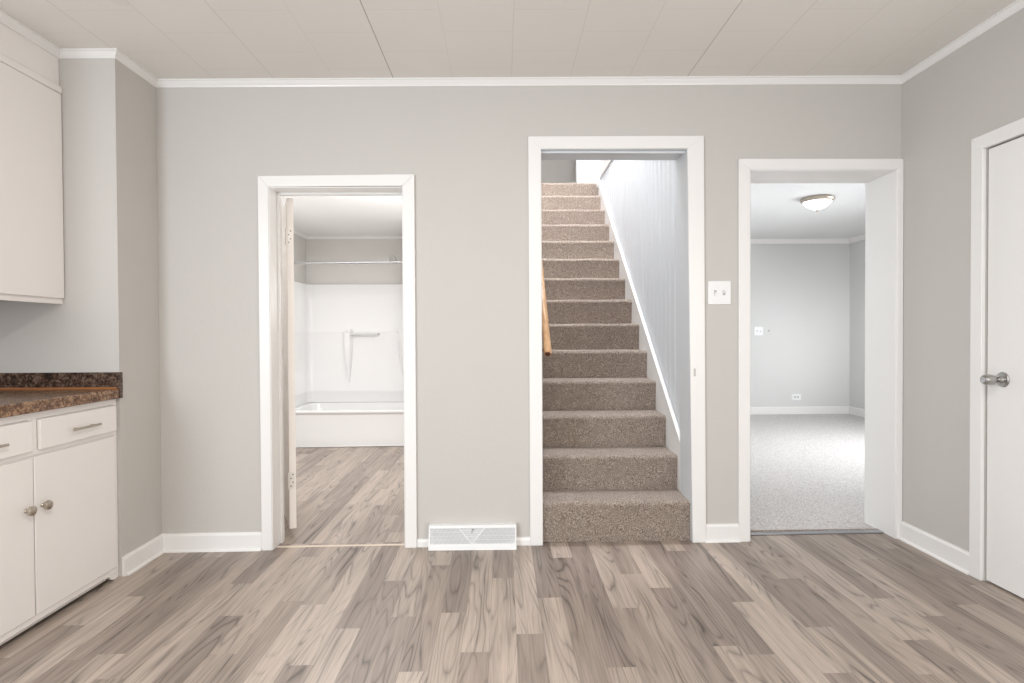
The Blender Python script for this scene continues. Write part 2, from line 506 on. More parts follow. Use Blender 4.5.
# painter's bead of shoe moulding below short board
shoe([(1.056, YB, (0, -1, 0)), (1.238, YB, (0, -1, 0))]); shoe([(XS, YF + .01, (1, 0, 0)), (XS, YB, (1, -1, 0)), (-1.252, YB, (0, -1, 0))])
shoe([(XR, YB - .02, (-1, 0, 0)), (XR, 2.501, (-1, 0, 0))])
struct('trim_2', bmq, TRIM, 'thin white shoe moulding along the baseboards', 'moulding', smooth=True)

# door casings, mitred, with jamb lining
def casing(bm, inner, outer, ztop_i, ztop_o, y0=YB, t=.018, lean=0):
    xi0, xi1 = inner; xo0, xo1 = outer
    def piece(pts):  # pts in xz, prism in y
        back = [(x, y0 - .0005, z) for x, z in pts]; front = [(x, y0 - t, z) for x, z in pts]
        loft(bm, [back, front])
    piece([(xo0, fz(xo0)), (xi0, fz(xi0)), (xi0, ztop_i[0]), (xo0, ztop_o[0])])
    piece([(xi1 + lean, fz(xi1)), (xo1 + lean * .4, fz(xo1)), (xo1, ztop_o[1]), (xi1, ztop_i[1])])
    piece([(xo0, ztop_o[0]), (xi0, ztop_i[0]), (xi1, ztop_i[1]), (xo1, ztop_o[1])])
def lining(bm, x0, x1, z, y0, y1, t=.004):
    box(bm, x0 - .001, x0 + t, y0, y1, fz, z); box(bm, x1 - t, x1 + .001, y0, y1, fz, z)
    box(bm, x0 + t, x1 - t, y0, y1, z - t, z + .001)

# door 1 (bathroom)
bm = B()
casing(bm, (-1.197, -.511), (-1.251, -.450), (1.881, 1.887), (1.937, 1.946))
box(bm, -1.198, -.510, 2.9485, 2.958, 1.884, 1.889)
struct('trim_3', bm, TRIM, 'white casing around the bathroom doorway', 'door casing', bevel=.0025)
bm = B(); lining(bm, -1.197, -.511, 1.881, 2.952, 3.108)
box(bm, -1.193, -1.183, 3.045, 3.074, fz, 1.877); box(bm, -.525, -.515, 3.045, 3.074, fz, 1.877); box(bm, -1.183, -.525, 3.045, 3.074, 1.865, 1.877)
struct('trim_4', bm, TRIM, 'white jamb lining and stop inside the bathroom doorway', 'door jamb', bevel=.0015)
# door 2 (stairs)
bm = B(); casing(bm, (.2043, .964), (.138, 1.050), (2.075, 2.077), (2.140, 2.144), lean=.025)
sp = B(); box(sp, .9945, 1.006, YB - .0188, YB - .0180, .895, .935)
struct('trim_5', bm, TRIM, 'white casing around the staircase doorway', 'door casing', bevel=.0025)
bm = B(); lining(bm, .2043, .964, 2.075, 2.952, 3.135, .0015)
box(bm, .9652, .992, 2.965, 3.134, fz, 2.073)
for v in bm.verts:
    if v.co.x > .9: v.co.x += .026 * (1 - v.co.z / 2.075)
box(bm, .206, .962, 2.975, 2.990, 2.062, 2.0735)
struct('trim_6', bm, BEADBOARD, 'white jamb lining inside the staircase doorway', 'door jamb', bevel=.0015)
tag(obj('strike_plate', sp, STEEL), 'small worn strike mark on the right casing of the staircase doorway', 'strike plate')
# door 3 (living room)
bm = B(); casing(bm, (1.292, 2.066), (1.233, 2.0985), (1.968, 1.968), (2.025, 2.025))
struct('trim_7', bm, TRIM, 'white casing around the wide living room doorway', 'door casing', bevel=.0025)
bm = B(); lining(bm, 1.292, 2.066, 1.968, 2.952, 3.205)
struct('trim_8', bm, TRIM, 'deep white jamb lining of the wide living room doorway', 'door jamb', bevel=.0015)

# right wall: casing and flush door
bm = B()
def sidepiece(pts):
    loft(bm, [[(XR - .0005, y, z) for y, z in pts], [(XR - .018, y, z) for y, z in pts]])
fr = fz(XR)
sidepiece([(2.500, fr), (2.500, 1.972), (2.440, 1.912), (2.440, fr)])
sidepiece([(2.500, 1.972), (1.59, 1.975), (1.667, 1.912), (2.440, 1.912)])
sidepiece([(1.667, fr), (1.667, 1.912), (1.59, 1.975), (1.59, fr)])
struct('trim_9', bm, TRIM, 'white casing around the flush door in the right wall', 'door casing', bevel=.002)
bm = B(); box(bm, XR + .001, XR + .036, 1.673, 2.431, fr + .008, 1.907)
d = struct('door_1', bm, TRIM, 'white flush door with satin knob in the right wall', 'door', bevel=.002)
bm = B(); lathe(bm, (XR + .001, 2.352, .918), (-1, 0, 0), [(0, .031), (.004, .032), (.008, .029), (.010, .016), (.016, .012), (.030, .012), (.038, .017), (.048, .021), (.066, .0225), (.078, .021), (.084, .0175), (.086, .016)])
k = obj('door_knob', bm, STEEL, d, smooth=True); k['label'] = 'satin steel barrel knob'
bm = B(); lathe(bm, (XR - .0852, 2.352, .918), (-1, 0, 0), [(0, .0125), (.002, .012), (.0022, .004)])
obj('lock_button', bm, CHROME, k, smooth=True)
bm = B(); box(bm, XR + .02, XR + .11, 1.671, 1.6725, fr, 1.9); box(bm, XR + .04, XR + .11, 2.4335, 2.436, fr, 1.9); box(bm, XR + .045, XR + .11, 1.673, 2.433, fr, 1.90)
struct('trim_10', bm, DARKGAP, 'dark gap behind the edges of the flush door', 'door jamb')

# ---------------------------------------------------------------- kitchen cabinets
XL = -1.785
cab = thing('base_cabinet', (XL - .28, 2.2, 0), 'white painted base cabinet with two doors and two drawers under the brown counter', 'cabinet')
CY0, CY1 = 1.70, YF - .002
CTOP = .833
bm = B()
# face frame with carcass
box(bm, XK + .002, XL - .004, CY0, CY1, .045, CTOP)
box(bm, XL - .02, XL, CY0 + .0305, CY1 - .0165, .668, .690); box(bm, XL - .02, XL, CY0 + .0305, CY1 - .0165, .806, CTOP); box(bm, XL - .02, XL, CY0 + .0305, CY1 - .0165, .030, .062)
box(bm, XL - .02, XL, CY1 - .016, CY1, .030, CTOP); box(bm, XL - .02, XL, CY0, CY0 + .03, .030, CTOP); box(bm, XL - .02, XL, 2.165, 2.205, .690, .806)
obj('body', bm, CABINET, cab, bevel=.0015)
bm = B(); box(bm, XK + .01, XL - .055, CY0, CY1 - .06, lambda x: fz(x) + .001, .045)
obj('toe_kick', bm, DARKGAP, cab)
bm = B()
pts = []
for i in range(9):
    a = i / 8 * math.pi / 2
    pts.append((CY1 - .06 + .045 * (1 - math.cos(a)) * .9, .030 - .026 * math.sin(a)))
pr = [(CY1 - .10, .045)] + pts + [(CY1, .006), (CY1, .045)]
loft(bm, [[(XL - .020, y, z) for y, z in pr], [(XL - .001, y, z) for y, z in pr]])
obj('corner_bracket', bm, CABINET, cab)
bm = B(); tube(bm, [(XL + .001, CY0, .0305), (XL + .001, CY1 - .09, .0305)], .0045, 8)
obj('bottom_bead', bm, mat('grey_bead', srgb(176, 170, 166), .5), cab, smooth=True)
def slab(name, y0, y1, z0, z1, th, x=XL, bev=.003, par=cab):
    bm = B(); box(bm, x + .0006, x + th, y0, y1, z0, z1)
    return obj(name, bm, CABINET, par, bevel=bev)
MID = 2.180
door_r = slab('door', MID + .002, CY1 - .018, .058, .662, .006)
door_l = slab('door', CY0 + .02, MID - .002, .058, .662, .006)
drw_r = slab('drawer', 2.203, CY1 - .018, .686, .803, .014)
drw_l = slab('drawer', CY0 + .02, 2.170, .686, .803, .014)
def knob(y, z, par):
    bm = B(); lathe(bm, (XL + .006, y, z), (1, 0, 0), [(0, .008), (.002, .0075), (.005, .005), (.012, .0048), (.015, .011), (.019, .0175), (.025, .0185), (.030, .0165), (.034, .010), (.0355, .003)])
    obj('knob', bm, NICKEL, par, smooth=True)
knob(2.216, .470, door_r); knob(2.140, .470, door_l)
def pull(y0, y1, z, par):
    bm = B(); x = XL + .014 + .022
    tube(bm, [(x, y0, z), (x, y1, z)], .0052, 12)
    for y in (y0 + .03, y1 - .03): tube(bm, [(XL + .014, y, z), (x, y, z)], .0042, 10)
    obj('handle', bm, NICKEL, par, smooth=True)
pull(2.345, 2.50, .738, drw_r); pull(1.88, 2.035, .738, drw_l)

ct = thing('countertop', (XL - .28, 2.2, .833), 'brown speckled laminate countertop with a dark backsplash over the base cabinet', 'countertop')
bm = B(); box(bm, XK + .002, -1.757, CY0 - .02, YF - .001, .8335, .879)
obj('worktop', bm, COUNTER, ct, bevel=.007, bseg=4)
bm = B(); box(bm, XK + .002, -1.755, YF - .022, YF - .001, .8795, .954); box(bm, XK + .002, XK + .022, CY0 - .02, YF - .022, .8795, .954)
obj('backsplash', bm, SPLASH, ct, bevel=.003)
bm = B(); tube(bm, [(XK + .03, YF - .026, .882), (-1.765, YF - .026, .882)], .005, 10)
obj('copper_bead', bm, mat('copper_edge_bead', srgb(160, 104, 62), .35), ct, smooth=True)
bm = B(); box(bm, -1.7572, -1.7545, YF - .023, YF - .0012, .836, .953)
obj('end_cap', bm, SPLASH, ct)

up = thing('wall_cabinet', (XU - .17, 2.2, 1.27), 'white upper cabinet with flat doors hung high on the kitchen wall', 'cabinet')
bm = B()
box(bm, XK + .002, XU - .001, CY0, YF - .001, 1.285, 2.402)
box(bm, XU - .022, XU, CY0, YF - .001, 1.268, 1.2865)
obj('body', bm, CABINET, up, bevel=.0015)
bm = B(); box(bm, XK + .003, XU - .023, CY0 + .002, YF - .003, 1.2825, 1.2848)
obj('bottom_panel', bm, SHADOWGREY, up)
bm = B(); box(bm, XU + .0002, XU + .013, CY0, YF - .0012, 2.228, 2.262)
obj('frieze_moulding', bm, CABINET, up, bevel=.005, bseg=3)
for y0, y1 in ((2.185, 2.650), (1.715, 2.180)):
    bm = B(); box(bm, XU + .0004, XU + .012, y0, y1, 1.293, 2.226)
    obj('door', bm, CABINET, up, bevel=.003)

# ---------------------------------------------------------------- bathroom door, open
piv = Vector((-1.170, 3.118, 0))
door = thing('door_2', (piv.x, piv.y, fz(-1.18)), 'white bathroom door swung wide open, seen by its hinge edge', 'door'); door['kind'] = 'structure'
ang = R(116)
def dw(a, b, z):     # a along the door's width, b through its thickness
    u = Vector((math.cos(ang), math.sin(ang))); v = Vector((u.y, -u.x))
    return (piv.x + u.x * a + v.x * b, piv.y + u.y * a + v.y * b, z)
bm = B(); loft(bm, [[dw(0, 0, z), dw(.67, 0, z), dw(.67, .036, z), dw(0, .036, z)] for z in (.060, 1.868)])
obj('door_leaf', bm, paint('cream_door_paint', srgb(238, 230, 222), .4, .01), door, bevel=.002)
HINGE = mat('painted_hinge', srgb(226, 220, 212), .35, .2)
for zc in (1.655, .325):
    bm = B(); tube(bm, [dw(-.004, -.002, zc - .045), dw(-.004, -.002, zc + .045)], .006, 12)
    loft(bm, [[dw(-.0022, 0, zc - .044), dw(-.0022, .028, zc - .044), dw(-.0004, .028, zc - .044), dw(-.0004, 0, zc - .044)],
              [dw(-.0022, 0, zc + .044), dw(-.0022, .028, zc + .044), dw(-.0004, .028, zc + .044), dw(-.0004, 0, zc + .044)]])
    h = obj('hinge', bm, HINGE, door, smooth=True)
    bm = B()
    for dz, b in ((-.03, .010), (-.01, .020), (.012, .010), (.032, .020)):
        lathe(bm, dw(-.0022, b, zc + dz), Vector(dw(-1, 0, 0)) - Vector(dw(0, 0, 0)), [(0, .0035), (.0012, .003)], 10)
    obj('screws', bm, DARKGAP, h, smooth=True)

# threshold strips
bm = B(); box(bm, -1.192, -.516, 2.986, 3.004, lambda x: fz(x) - .004, lambda x: fz(x) + .003)
tag(obj('threshold_strip', bm, STRIP, bevel=.0015), 'thin beige transition strip across the bathroom doorway floor', 'threshold')
bm = B(); box(bm, 1.298, 2.060, 3.035, 3.079, lambda x: fz(x) + .0003, lambda x: fz(x) + .006)
tag(obj('threshold_strip', bm, ALU, bevel=.002), 'grey metal bar at the carpet edge in the wide doorway', 'threshold')

# ---------------------------------------------------------------- bathroom
BX0, BX1, BYB, BZ = -2.195, -.40, 6.42, 2.225
bm = B(); box(bm, BX0 - .1, BX0, Y2 + .001, BYB + .1, -.05, BZ + .05)
struct('wall_bathroom_left', bm, BATHWALL, 'grey side wall of the bathroom', 'wall')
bm = B(); box(bm, BX0 - .1, BX1, BYB, BYB + .1, -.05, BZ + .05)
struct('wall_bathroom_back', bm, BATHWALL, 'grey wall above the white tub surround', 'wall')
bm = B(); box(bm, BX1, BX1 + .1, Y2 + .001, BYB + .1, -.05, BZ + .05); box(bm, -.940, BX1, 5.66, BYB, -.05, BZ + .05)
struct('wall_bathroom_right', bm, BATHWALL, 'grey partition at the foot of the bathtub', 'wall')
bm = B(); box(bm, BX0 - .1, BX1 + .1, Y2 + .001, BYB + .1, BZ, BZ + .05)
struct('ceiling', bm, BATHCEIL, 'smooth white bathroom ceiling', 'ceiling')
crown([(BX0, Y2 + .01, (1, 0, 0)), (BX0, BYB, (1, -1, 0)), (-.940, BYB, (0, -1, 0))], 'trim_11', 'thin white crown moulding of the bathroom', zf=lambda x: BZ, prof=[(0, -.03), (.01, -.03), (.022, 0), (0, 0)])

tub = thing('bathtub', (-1.59, 6.05, 0), 'white bathtub with a panelled apron under the shower surround', 'bathtub')
TX0, TX1, TY0, TY1 = BX0 + .003, -.943, 5.68, BYB - .002
bm = B()
def rr(x0, x1, y0, y1, z, r, n=6):
    p = []
    for cx, cy, a0 in ((x1 - r, y1 - r, 0), (x0 + r, y1 - r, 90), (x0 + r, y0 + r, 180), (x1 - r, y0 + r, 270)):
        for i in range(n + 1):
            a = R(a0 + 90 * i / n); p.append((cx + r * math.cos(a), cy + r * math.sin(a), z))
    return p
ft = .0
rings = [rr(TX0, TX1, TY0 + .004, TY1, .012, .004), rr(TX0, TX1, TY0 - .002, TY1, .015, .004), rr(TX0, TX1, TY0 - .002, TY1, .085, .004), rr(TX0, TX1, TY0 + .012, TY1, .130, .004),
         rr(TX0, TX1, TY0 + .012, TY1, .325, .004), rr(TX0, TX1, TY0, TY1, .345, .004), rr(TX0, TX1, TY0, TY1, .358, .004), rr(TX0 + .003, TX1 - .003, TY0 + .008, TY1 - .003, .365, .01),
         rr(TX0 + .07, TX1 - .07, TY0 + .07, TY1 - .05, .365, .10), rr(TX0 + .08, TX1 - .08, TY0 + .08, TY1 - .06, .355, .10),
         rr(TX0 + .13, TX1 - .12, TY0 + .12, TY1 - .10, .10, .12), rr(TX0 + .18, TX1 - .16, TY0 + .16, TY1 - .14, .07, .10)]
loft(bm, rings)
obj('tub_shell', bm, TUBWHITE, tub, smooth=True, angle=30)
bm = B(); n = 40
ra = [(TX0 + (TX1 - TX0) * i / n, .004 + .002 * math.sin(i * 1.3)) for i in range(n + 1)]
tube(bm, [(x, TY0 - .012, fz(x) + .006 + dz * .4) for x, dz in ra], .006, 8)
obj('caulk_bead', bm, TUBWHITE, tub, smooth=True)

sr = thing('tub_surround', (-1.59, 6.38, .37), 'glossy white three sided shower surround above the bathtub', 'shower surround')
bm = B()
SY = BYB - .022; SX0 = BX0 + .022; SX1 = -.940 - .022
SZ0, SZ1 = .368, 1.690
def uprof(off, r=.06):   # U shaped inner outline with rounded corners
    p = [(SX0 + off, 5.69)]
    for i in range(7):
        a = R(180 - 90 * i / 6); p.append((SX0 + off + r + r * math.cos(a), SY - off - r + r * math.sin(a)))
    for i in range(7):
        a = R(90 - 90 * i / 6); p.append((SX1 - off - r + r * math.cos(a), SY - off - r + r * math.sin(a)))
    p.append((SX1 - off, 5.69)); return p
levels = [(SZ0, .0), (.47, .0), (.485, .005), (.50, .005), (.512, .0), (1.150, 0), (1.156, .0015), (1.162, 0), (SZ1 - .02, 0), (SZ1 - .006, .004), (SZ1, -.012)]
V = [[bm.verts.new((x, y, z)) for x, y in uprof(o_)] for z, o_ in levels]
for a, b in zip(V[:-1], V[1:]):
    for i in range(len(a) - 1): bm.faces.new((a[i], a[i + 1], b[i + 1], b[i]))
tb = [bm.verts.new((x, y, SZ1)) for x, y in uprof(-.020, .01)]
for i in range(len(tb) - 1): bm.faces.new((V[-1][i], V[-1][i + 1], tb[i + 1], tb[i]))
obj('wall_panel', bm, TUBWHITE, sr, smooth=True, angle=50)
# moulded fin that tapers to a point, carrying the bar
bm = B()
fx = -1.716
rings = []
for z, hw, dp in ((1.185, .036, .050), (1.16, .042, .070), (1.00, .040, .070), (.85, .034, .060), (.70, .018, .034), (.58, .003, .004)):
    rings.append([(fx - hw, SY + .001, z), (fx - hw * .85, SY - dp, z), (fx + hw * .5, SY - dp, z), (fx + hw, SY + .001, z)])
loft(bm, rings)
obj('moulded_shelf_fin', bm, TUBWHITE, sr, smooth=True, bevel=.004)
bm = B(); tube(bm, [(fx + .02, SY - .045, 1.128), (-1.40, SY - .045, 1.128)], .011, 12); tube(bm, [(-1.40, SY - .045, 1.128), (-1.385, SY + .001, 1.128)], .013, 12)
b_ = obj('towel_bar', bm, mat('clear_acrylic_bar', srgb(226, 226, 224), .15), sr, smooth=True); b_['label'] = 'pale translucent towel bar'
bm = B(); lathe(bm, (fx - .01, SY - .060, 1.150), (0, -1, 0), [(0, .016), (.006, .015), (.010, .006)])
obj('bar_end_cap', bm, CHROME, sr, smooth=True)
bm = B()
rings = []
for z, hw, dp in ((1.17, .08, .05), (1.0, .08, .05), (.8, .055, .04), (.62, .01, .01)):
    x = -1.10
    rings.append([(x - hw, SY + .001, z), (x - hw * .6, SY - dp, z), (SX1 + .0, SY - dp, z), (SX1, SY + .001, z)])
loft(bm, rings)
obj('corner_shelf_column', bm, TUBWHITE, sr, bevel=.008, bseg=3)

rod = thing('shower_rod', (-1.59, 5.75, 1.845), 'straight chrome shower curtain rod above the bathtub', 'shower rod')
bm = B(); tube(bm, [(BX0 + .003, 5.75, 1.843), (-.944, 5.75, 1.849)], .0125, 14); obj('rod', bm, CHROME, rod, smooth=True)
for x, s in ((BX0 + .001, 1), (-.941, -1)):
    bm = B(); lathe(bm, (x, 5.75, 1.843 if s > 0 else 1.849), (s, 0, 0), [(0, .026), (.006, .025), (.010, .014)]); obj('flange', bm, CHROME, rod, smooth=True)
sh = thing('wall_shower', (-.941, 5.95, 1.86), 'small round chrome shower head beside the end of the curtain rod', 'shower head')
bm = B(); tube(bm, [(-.941, 5.95, 1.845), (-1.05, 5.95, 1.870), (-1.112, 5.94, 1.902)], .008, 10); obj('shower_arm', bm, CHROME, sh, smooth=True)
bm = B(); lathe(bm, (-1.112, 5.935, 1.902), (-.35, -.85, -.15), [(0, .012), (.015, .016), (.03, .036), (.045, .040), (.05, .037), (.052, .01)]); obj('spray_head', bm, STEEL, sh, smooth=True)

# ---------------------------------------------------------------- staircase
SL, SR = .205, .990
RISE, RUN, N = .1876, .2275, 14
st = thing('staircase', (.585, 2.97, fz(.6)), 'steep straight staircase of fourteen brown carpeted steps behind the middle doorway', 'staircase')
def noseY(i): return 2.972 + RUN * i
def noseZ(i): return .250 + RISE * i - (.020, .011, .005, 0)[min(i, 3)]
for i in range(N):
    zt = noseZ(i) + .004; zb = (fz(.6) if i == 0 else noseZ(i - 1) - .004); yn = noseY(i); r = .022
    depth = RUN + .03 if i < N - 1 else .20
    prof = [(yn + .013, zb), (yn + .010, zb + .03), (yn + .006, zt - r * 2.0)]
    for k in range(8):
        a = R(195 - 105 * k / 7); prof.append((yn + r + r * math.cos(a), zt - r + r * math.sin(a)))
    prof += [(yn + depth * .5, zt), (yn + depth, zt), (yn + depth, zb)]
    bm = B()
    xs = [SL + .0] + [SL + (SR - SL) * q / 24 for q in range(1, 24)] + [SR]
    wob = random.Random(i)
    ph = wob.uniform(0, 6)
    rings = []
    for x in xs:
        e = .0022 * math.sin(x * 17 + ph) + .0012 * math.sin(x * 43 + ph)
        edge = .004 if x in (xs[0], xs[-1]) else 0
        rings.append([(x, y - (e if q < 11 else 0) + (edge if q < 11 else 0), z + (e * .6 if 2 < q < 12 else 0) - (edge if 2 < q < 12 else 0)) for q, (y, z) in enumerate(prof)])
    loft(bm, rings)
    obj('step', bm, STAIRCARPET, st, smooth=True, angle=60)
# skirt board along the right wall
sk1 = 5.835
def skz(y): return .487 + (y - 3.13) * .81
bm = B()
zlow = lambda y: fz(1)
pr = [(3.139, fz(1)), (3.139, skz(3.139)), (sk1, skz(sk1)), (sk1, 2.66), (sk1, 2.0), (4.0, .6)]
loft(bm, [[(SR + .001, y, z) for y, z in pr], [(SR + .014, y, z) for y, z in pr]])
obj('skirt_board', bm, TRIM, st)
bm = B(); loft(bm, [[(SR - .006, y, skz(y) - .004), (SR + .0165, y, skz(y) - .004), (SR + .0165, y, skz(y) + .014), (SR - .006, y, skz(y) + .014)] for y in (3.139, sk1)])
obj('skirt_cap', bm, TRIM, st, bevel=.002)

# stairwell walls
bm = B(); box(bm, .10, .19, 3.112, 8.9, -.02, 5.0)
struct('wall_stair_left', bm, WALL_COOL, 'pale wall on the left of the staircase', 'wall')
# beadboard with real grooves
XW = 1.010
bm = B()
ys = []; y = 3.139
while y < 5.835:
    ys += [(y, 0), (y + .066, 0), (y + .070, .005), (y + .074, 0), (y + .080, -.0005), (y + .086, 0), (y + .090, .005), (y + .094, 0)]; y += .0945
ys = [(a, b) for a, b in ys if a <= 5.835] + [(5.836, 0)]
va = [bm.verts.new((XW + b, a, -.02)) for a, b in ys]; vb = [bm.verts.new((XW + b, a, 5.0)) for a, b in ys]
for i in range(len(ys) - 1): bm.faces.new((va[i], va[i + 1], vb[i + 1], vb[i]))
e = [bm.verts.new(p) for p in ((XW + .08, 3.139, -.02), (XW + .08, 5.836, -.02), (XW + .08, 5.836, 5.0), (XW + .08, 3.139, 5.0))]
bm.faces.new(e); bm.faces.new((va[0], vb[0], e[3], e[0])); bm.faces.new((va[-1], e[1], e[2], vb[-1])); 
struct('wall_stair_right', bm, BEADBOARD, 'pale blue-white beadboard wall on the right of the staircase', 'wall')
bm = B(); box(bm, SR - .004, XW + .085, 5.837, 5.858, 2.70, 5.0); 
struct('trim_12', bm, TRIM, 'white vertical corner strip at the top of the stairs', 'moulding', bevel=.002)
bm = B()
box(bm, XW - .010, XW - .0008, 3.139, 5.834, 2.705, 4.99)
struct('trim_13', bm, TRIM, 'smooth white panel above the beadboard at the stair top', 'panel', bevel=.002)
# wall over the doorway inside the stairwell, upstairs floor and rooms
bm = B(); box(bm, .19, .99, 3.0, 3.136, 2.50, 5.0)
struct('wall_stair_front', bm, WALL_COOL, 'pale wall above the staircase doorway', 'wall')
bm = B(); box(bm, .19, 1.75, 6.13, 8.9, 2.60, 2.692); box(bm, SR + .10, 1.75, 5.86, 6.13, 2.60, 2.692)
struct('floor', bm, STAIRCARPET, 'carpeted landing at the top of the stairs', 'floor')
bm = B(); box(bm, .905, 1.75, 6.90, 6.98, 2.692, 5.0); box(bm, .191, .905, 6.90, 6.98, 4.65, 5.0)
struct('wall_landing_back', bm, WALL_COOL, 'white wall at the back of the landing', 'wall')
bm = B(); box(bm, .905, 1.03, 6.882, 6.8995, 2.693, 4.65)
struct('trim_14', bm, TRIM, 'white casing of the dark opening at the stair top', 'door casing', bevel=.003)
bm = B(); box(bm, .19, 1.75, 8.6, 8.7, 2.692, 5.0); box(bm, 1.3, 1.35, 6.99, 8.6, 2.692, 5.0)
struct('wall_upstairs', bm, UPPER, 'dim grey wall in the room beyond the stair top', 'wall')
bm = B(); box(bm, 1.70, 1.75, 5.86, 6.90, 2.692, 5.0); box(bm, 1.08, 1.75, 5.81, 5.859, 2.60, 5.0)
struct('wall_landing_right', bm, WALL_COOL, 'white wall at the right of the landing', 'wall')
bm = B(); box(bm, .10, 1.75, 3.0, 8.9, 5.0, 5.05)
struct('ceiling', bm, BATHCEIL, 'pale ceiling above the stairwell', 'ceiling')

hr = thing('handrail', (.225, 3.1, 1.0), 'varnished wooden handrail on the left wall of the staircase', 'handrail')
p0 = Vector((.245, 3.085, 1.010)); dr = Vector((0, 1, .86)).normalized()
bm = B(); tube(bm, [p0, p0 + dr * .012, p0 + dr * 3.2], [.018, .022, .022], 18)
obj('rail', bm, OAK, hr, smooth=True)
bm = B(); lathe(bm, p0 + dr * .001, -dr, [(0, .015), (.004, .013), (.005, .006), (.001, .002)], 16)
e_ = obj('rail_end', bm, mat('dark_end_grain', srgb(92, 52, 34), .5), hr, smooth=True); e_['label'] = 'dark brown end of the rail'
for s in (.10, 1.5, 2.9):
    q = p0 + dr * s
    bm = B(); tube(bm, [(.1905, q.y, q.z - .06), (.205, q.y, q.z - .058), (.228, q.y, q.z - .045), (.236, q.y, q.z - .02)], .006, 10)
    lathe(bm, (.1902, q.y, q.z - .06), (1, 0, 0), [(0, .022), (.004, .02)], 16)
    obj('bracket', bm, mat('brown_bracket', srgb(84, 58, 44), .4, .6), hr, smooth=True)

# ---------------------------------------------------------------- living room
LX0, LX1, LY1, LZ = 1.135, 4.62, 7.5, 2.358
bm = B(); box(bm, LX0, LX1 + .1, LY1, LY1 + .1, -.02, LZ + .03)
struct('wall_living_back', bm, WALL_COOL, 'pale grey far wall of the living room', 'wall')
bm = B(); box(bm, LX1, LX1 + .1, 3.19, LY1 + .1, -.02, LZ + .03)
struct('wall_living_right', bm, WALL_COOL, 'pale grey side wall of the living room', 'wall')
bm = B(); box(bm, 1.092, LX0, 3.139, LY1 + .1, -.02, LZ + .03)
struct('wall_living_left', bm, WALL_COOL, 'pale grey wall between living room and staircase', 'wall')
bm = B(); box(bm, 2.30, LX1 + .1, 3.09, 3.19, -.02, LZ + .03)
struct('wall_living_front', bm, WALL_COOL, 'pale grey near wall of the living room', 'wall')
def livceil():
    m = mat('living_ceiling_paint', srgb(228, 228, 228), .7); t = NT(m); o = t.obj()
    sep = t.n('ShaderNodeSeparateXYZ'); t.l(o, sep.inputs[0])
    f = t.math('FRACT', t.math('DIVIDE', t.math('ADD', sep.outputs[0], 10.06), .61))
    ln = t.math('LESS_THAN', f, .008)
    t.l(t.mix(t.math('MULTIPLY', ln, .25), srgb(230, 230, 230), srgb(170, 170, 170)), t.b.inputs['Base Color'])
    return m
bm = B(); box(bm, 1.07, LX1 + .1, 3.19, LY1 + .1, LZ, LZ + .05)
struct('ceiling', bm, livceil(), 'white living room ceiling around the round lamp', 'ceiling')
crown([(LX0, LY1, (1, -1, 0)), (LX1, LY1, (-1, -1, 0)), (LX1, 3.2, (-1, 0, 0))], 'trim_15', 'white crown moulding of the living room', zf=lambda x: LZ, prof=[(0, -.058), (.008, -.058), (.020, -.040), (.036, -.012), (.042, 0), (0, 0)])
baseboard('baseboard_living', [(LX0, LY1, (1, -1, 0)), (LX1, LY1, (-1, -1, 0)), (LX1, 3.2, (-1, 0, 0))], .10, 'white baseboard at the far side of the living room', zf=cpz)

LC = Vector((2.90, 5.20, LZ))
cl = thing('ceiling_light', LC, 'round flush ceiling lamp with glowing glass bowl and nickel rim in the living room', 'ceiling light')
bm = B(); lathe(bm, LC, (0, 0, -1), [(0, .134), (.010, .142), (.022, .144), (.032, .136), (.040, .126), (.034, .110)], 40)
obj('rim', bm, NICKEL, cl, smooth=True)
bm = B(); lathe(bm, LC + Vector((0, 0, -.028)), (0, 0, -1), [(0, .120), (.012, .119), (.035, .104), (.058, .076), (.074, .044), (.080, .014), (.081, .002)], 40)
obj('glass_bowl', bm, GLOW, cl, smooth=True, angle=80)
bm = B(); lathe(bm, LC + Vector((0, 0, -.107)), (0, 0, -1), [(0, .010), (.005, .012), (.010, .008), (.018, .009), (.024, .003)], 16)
obj('finial', bm, NICKEL, cl, smooth=True)

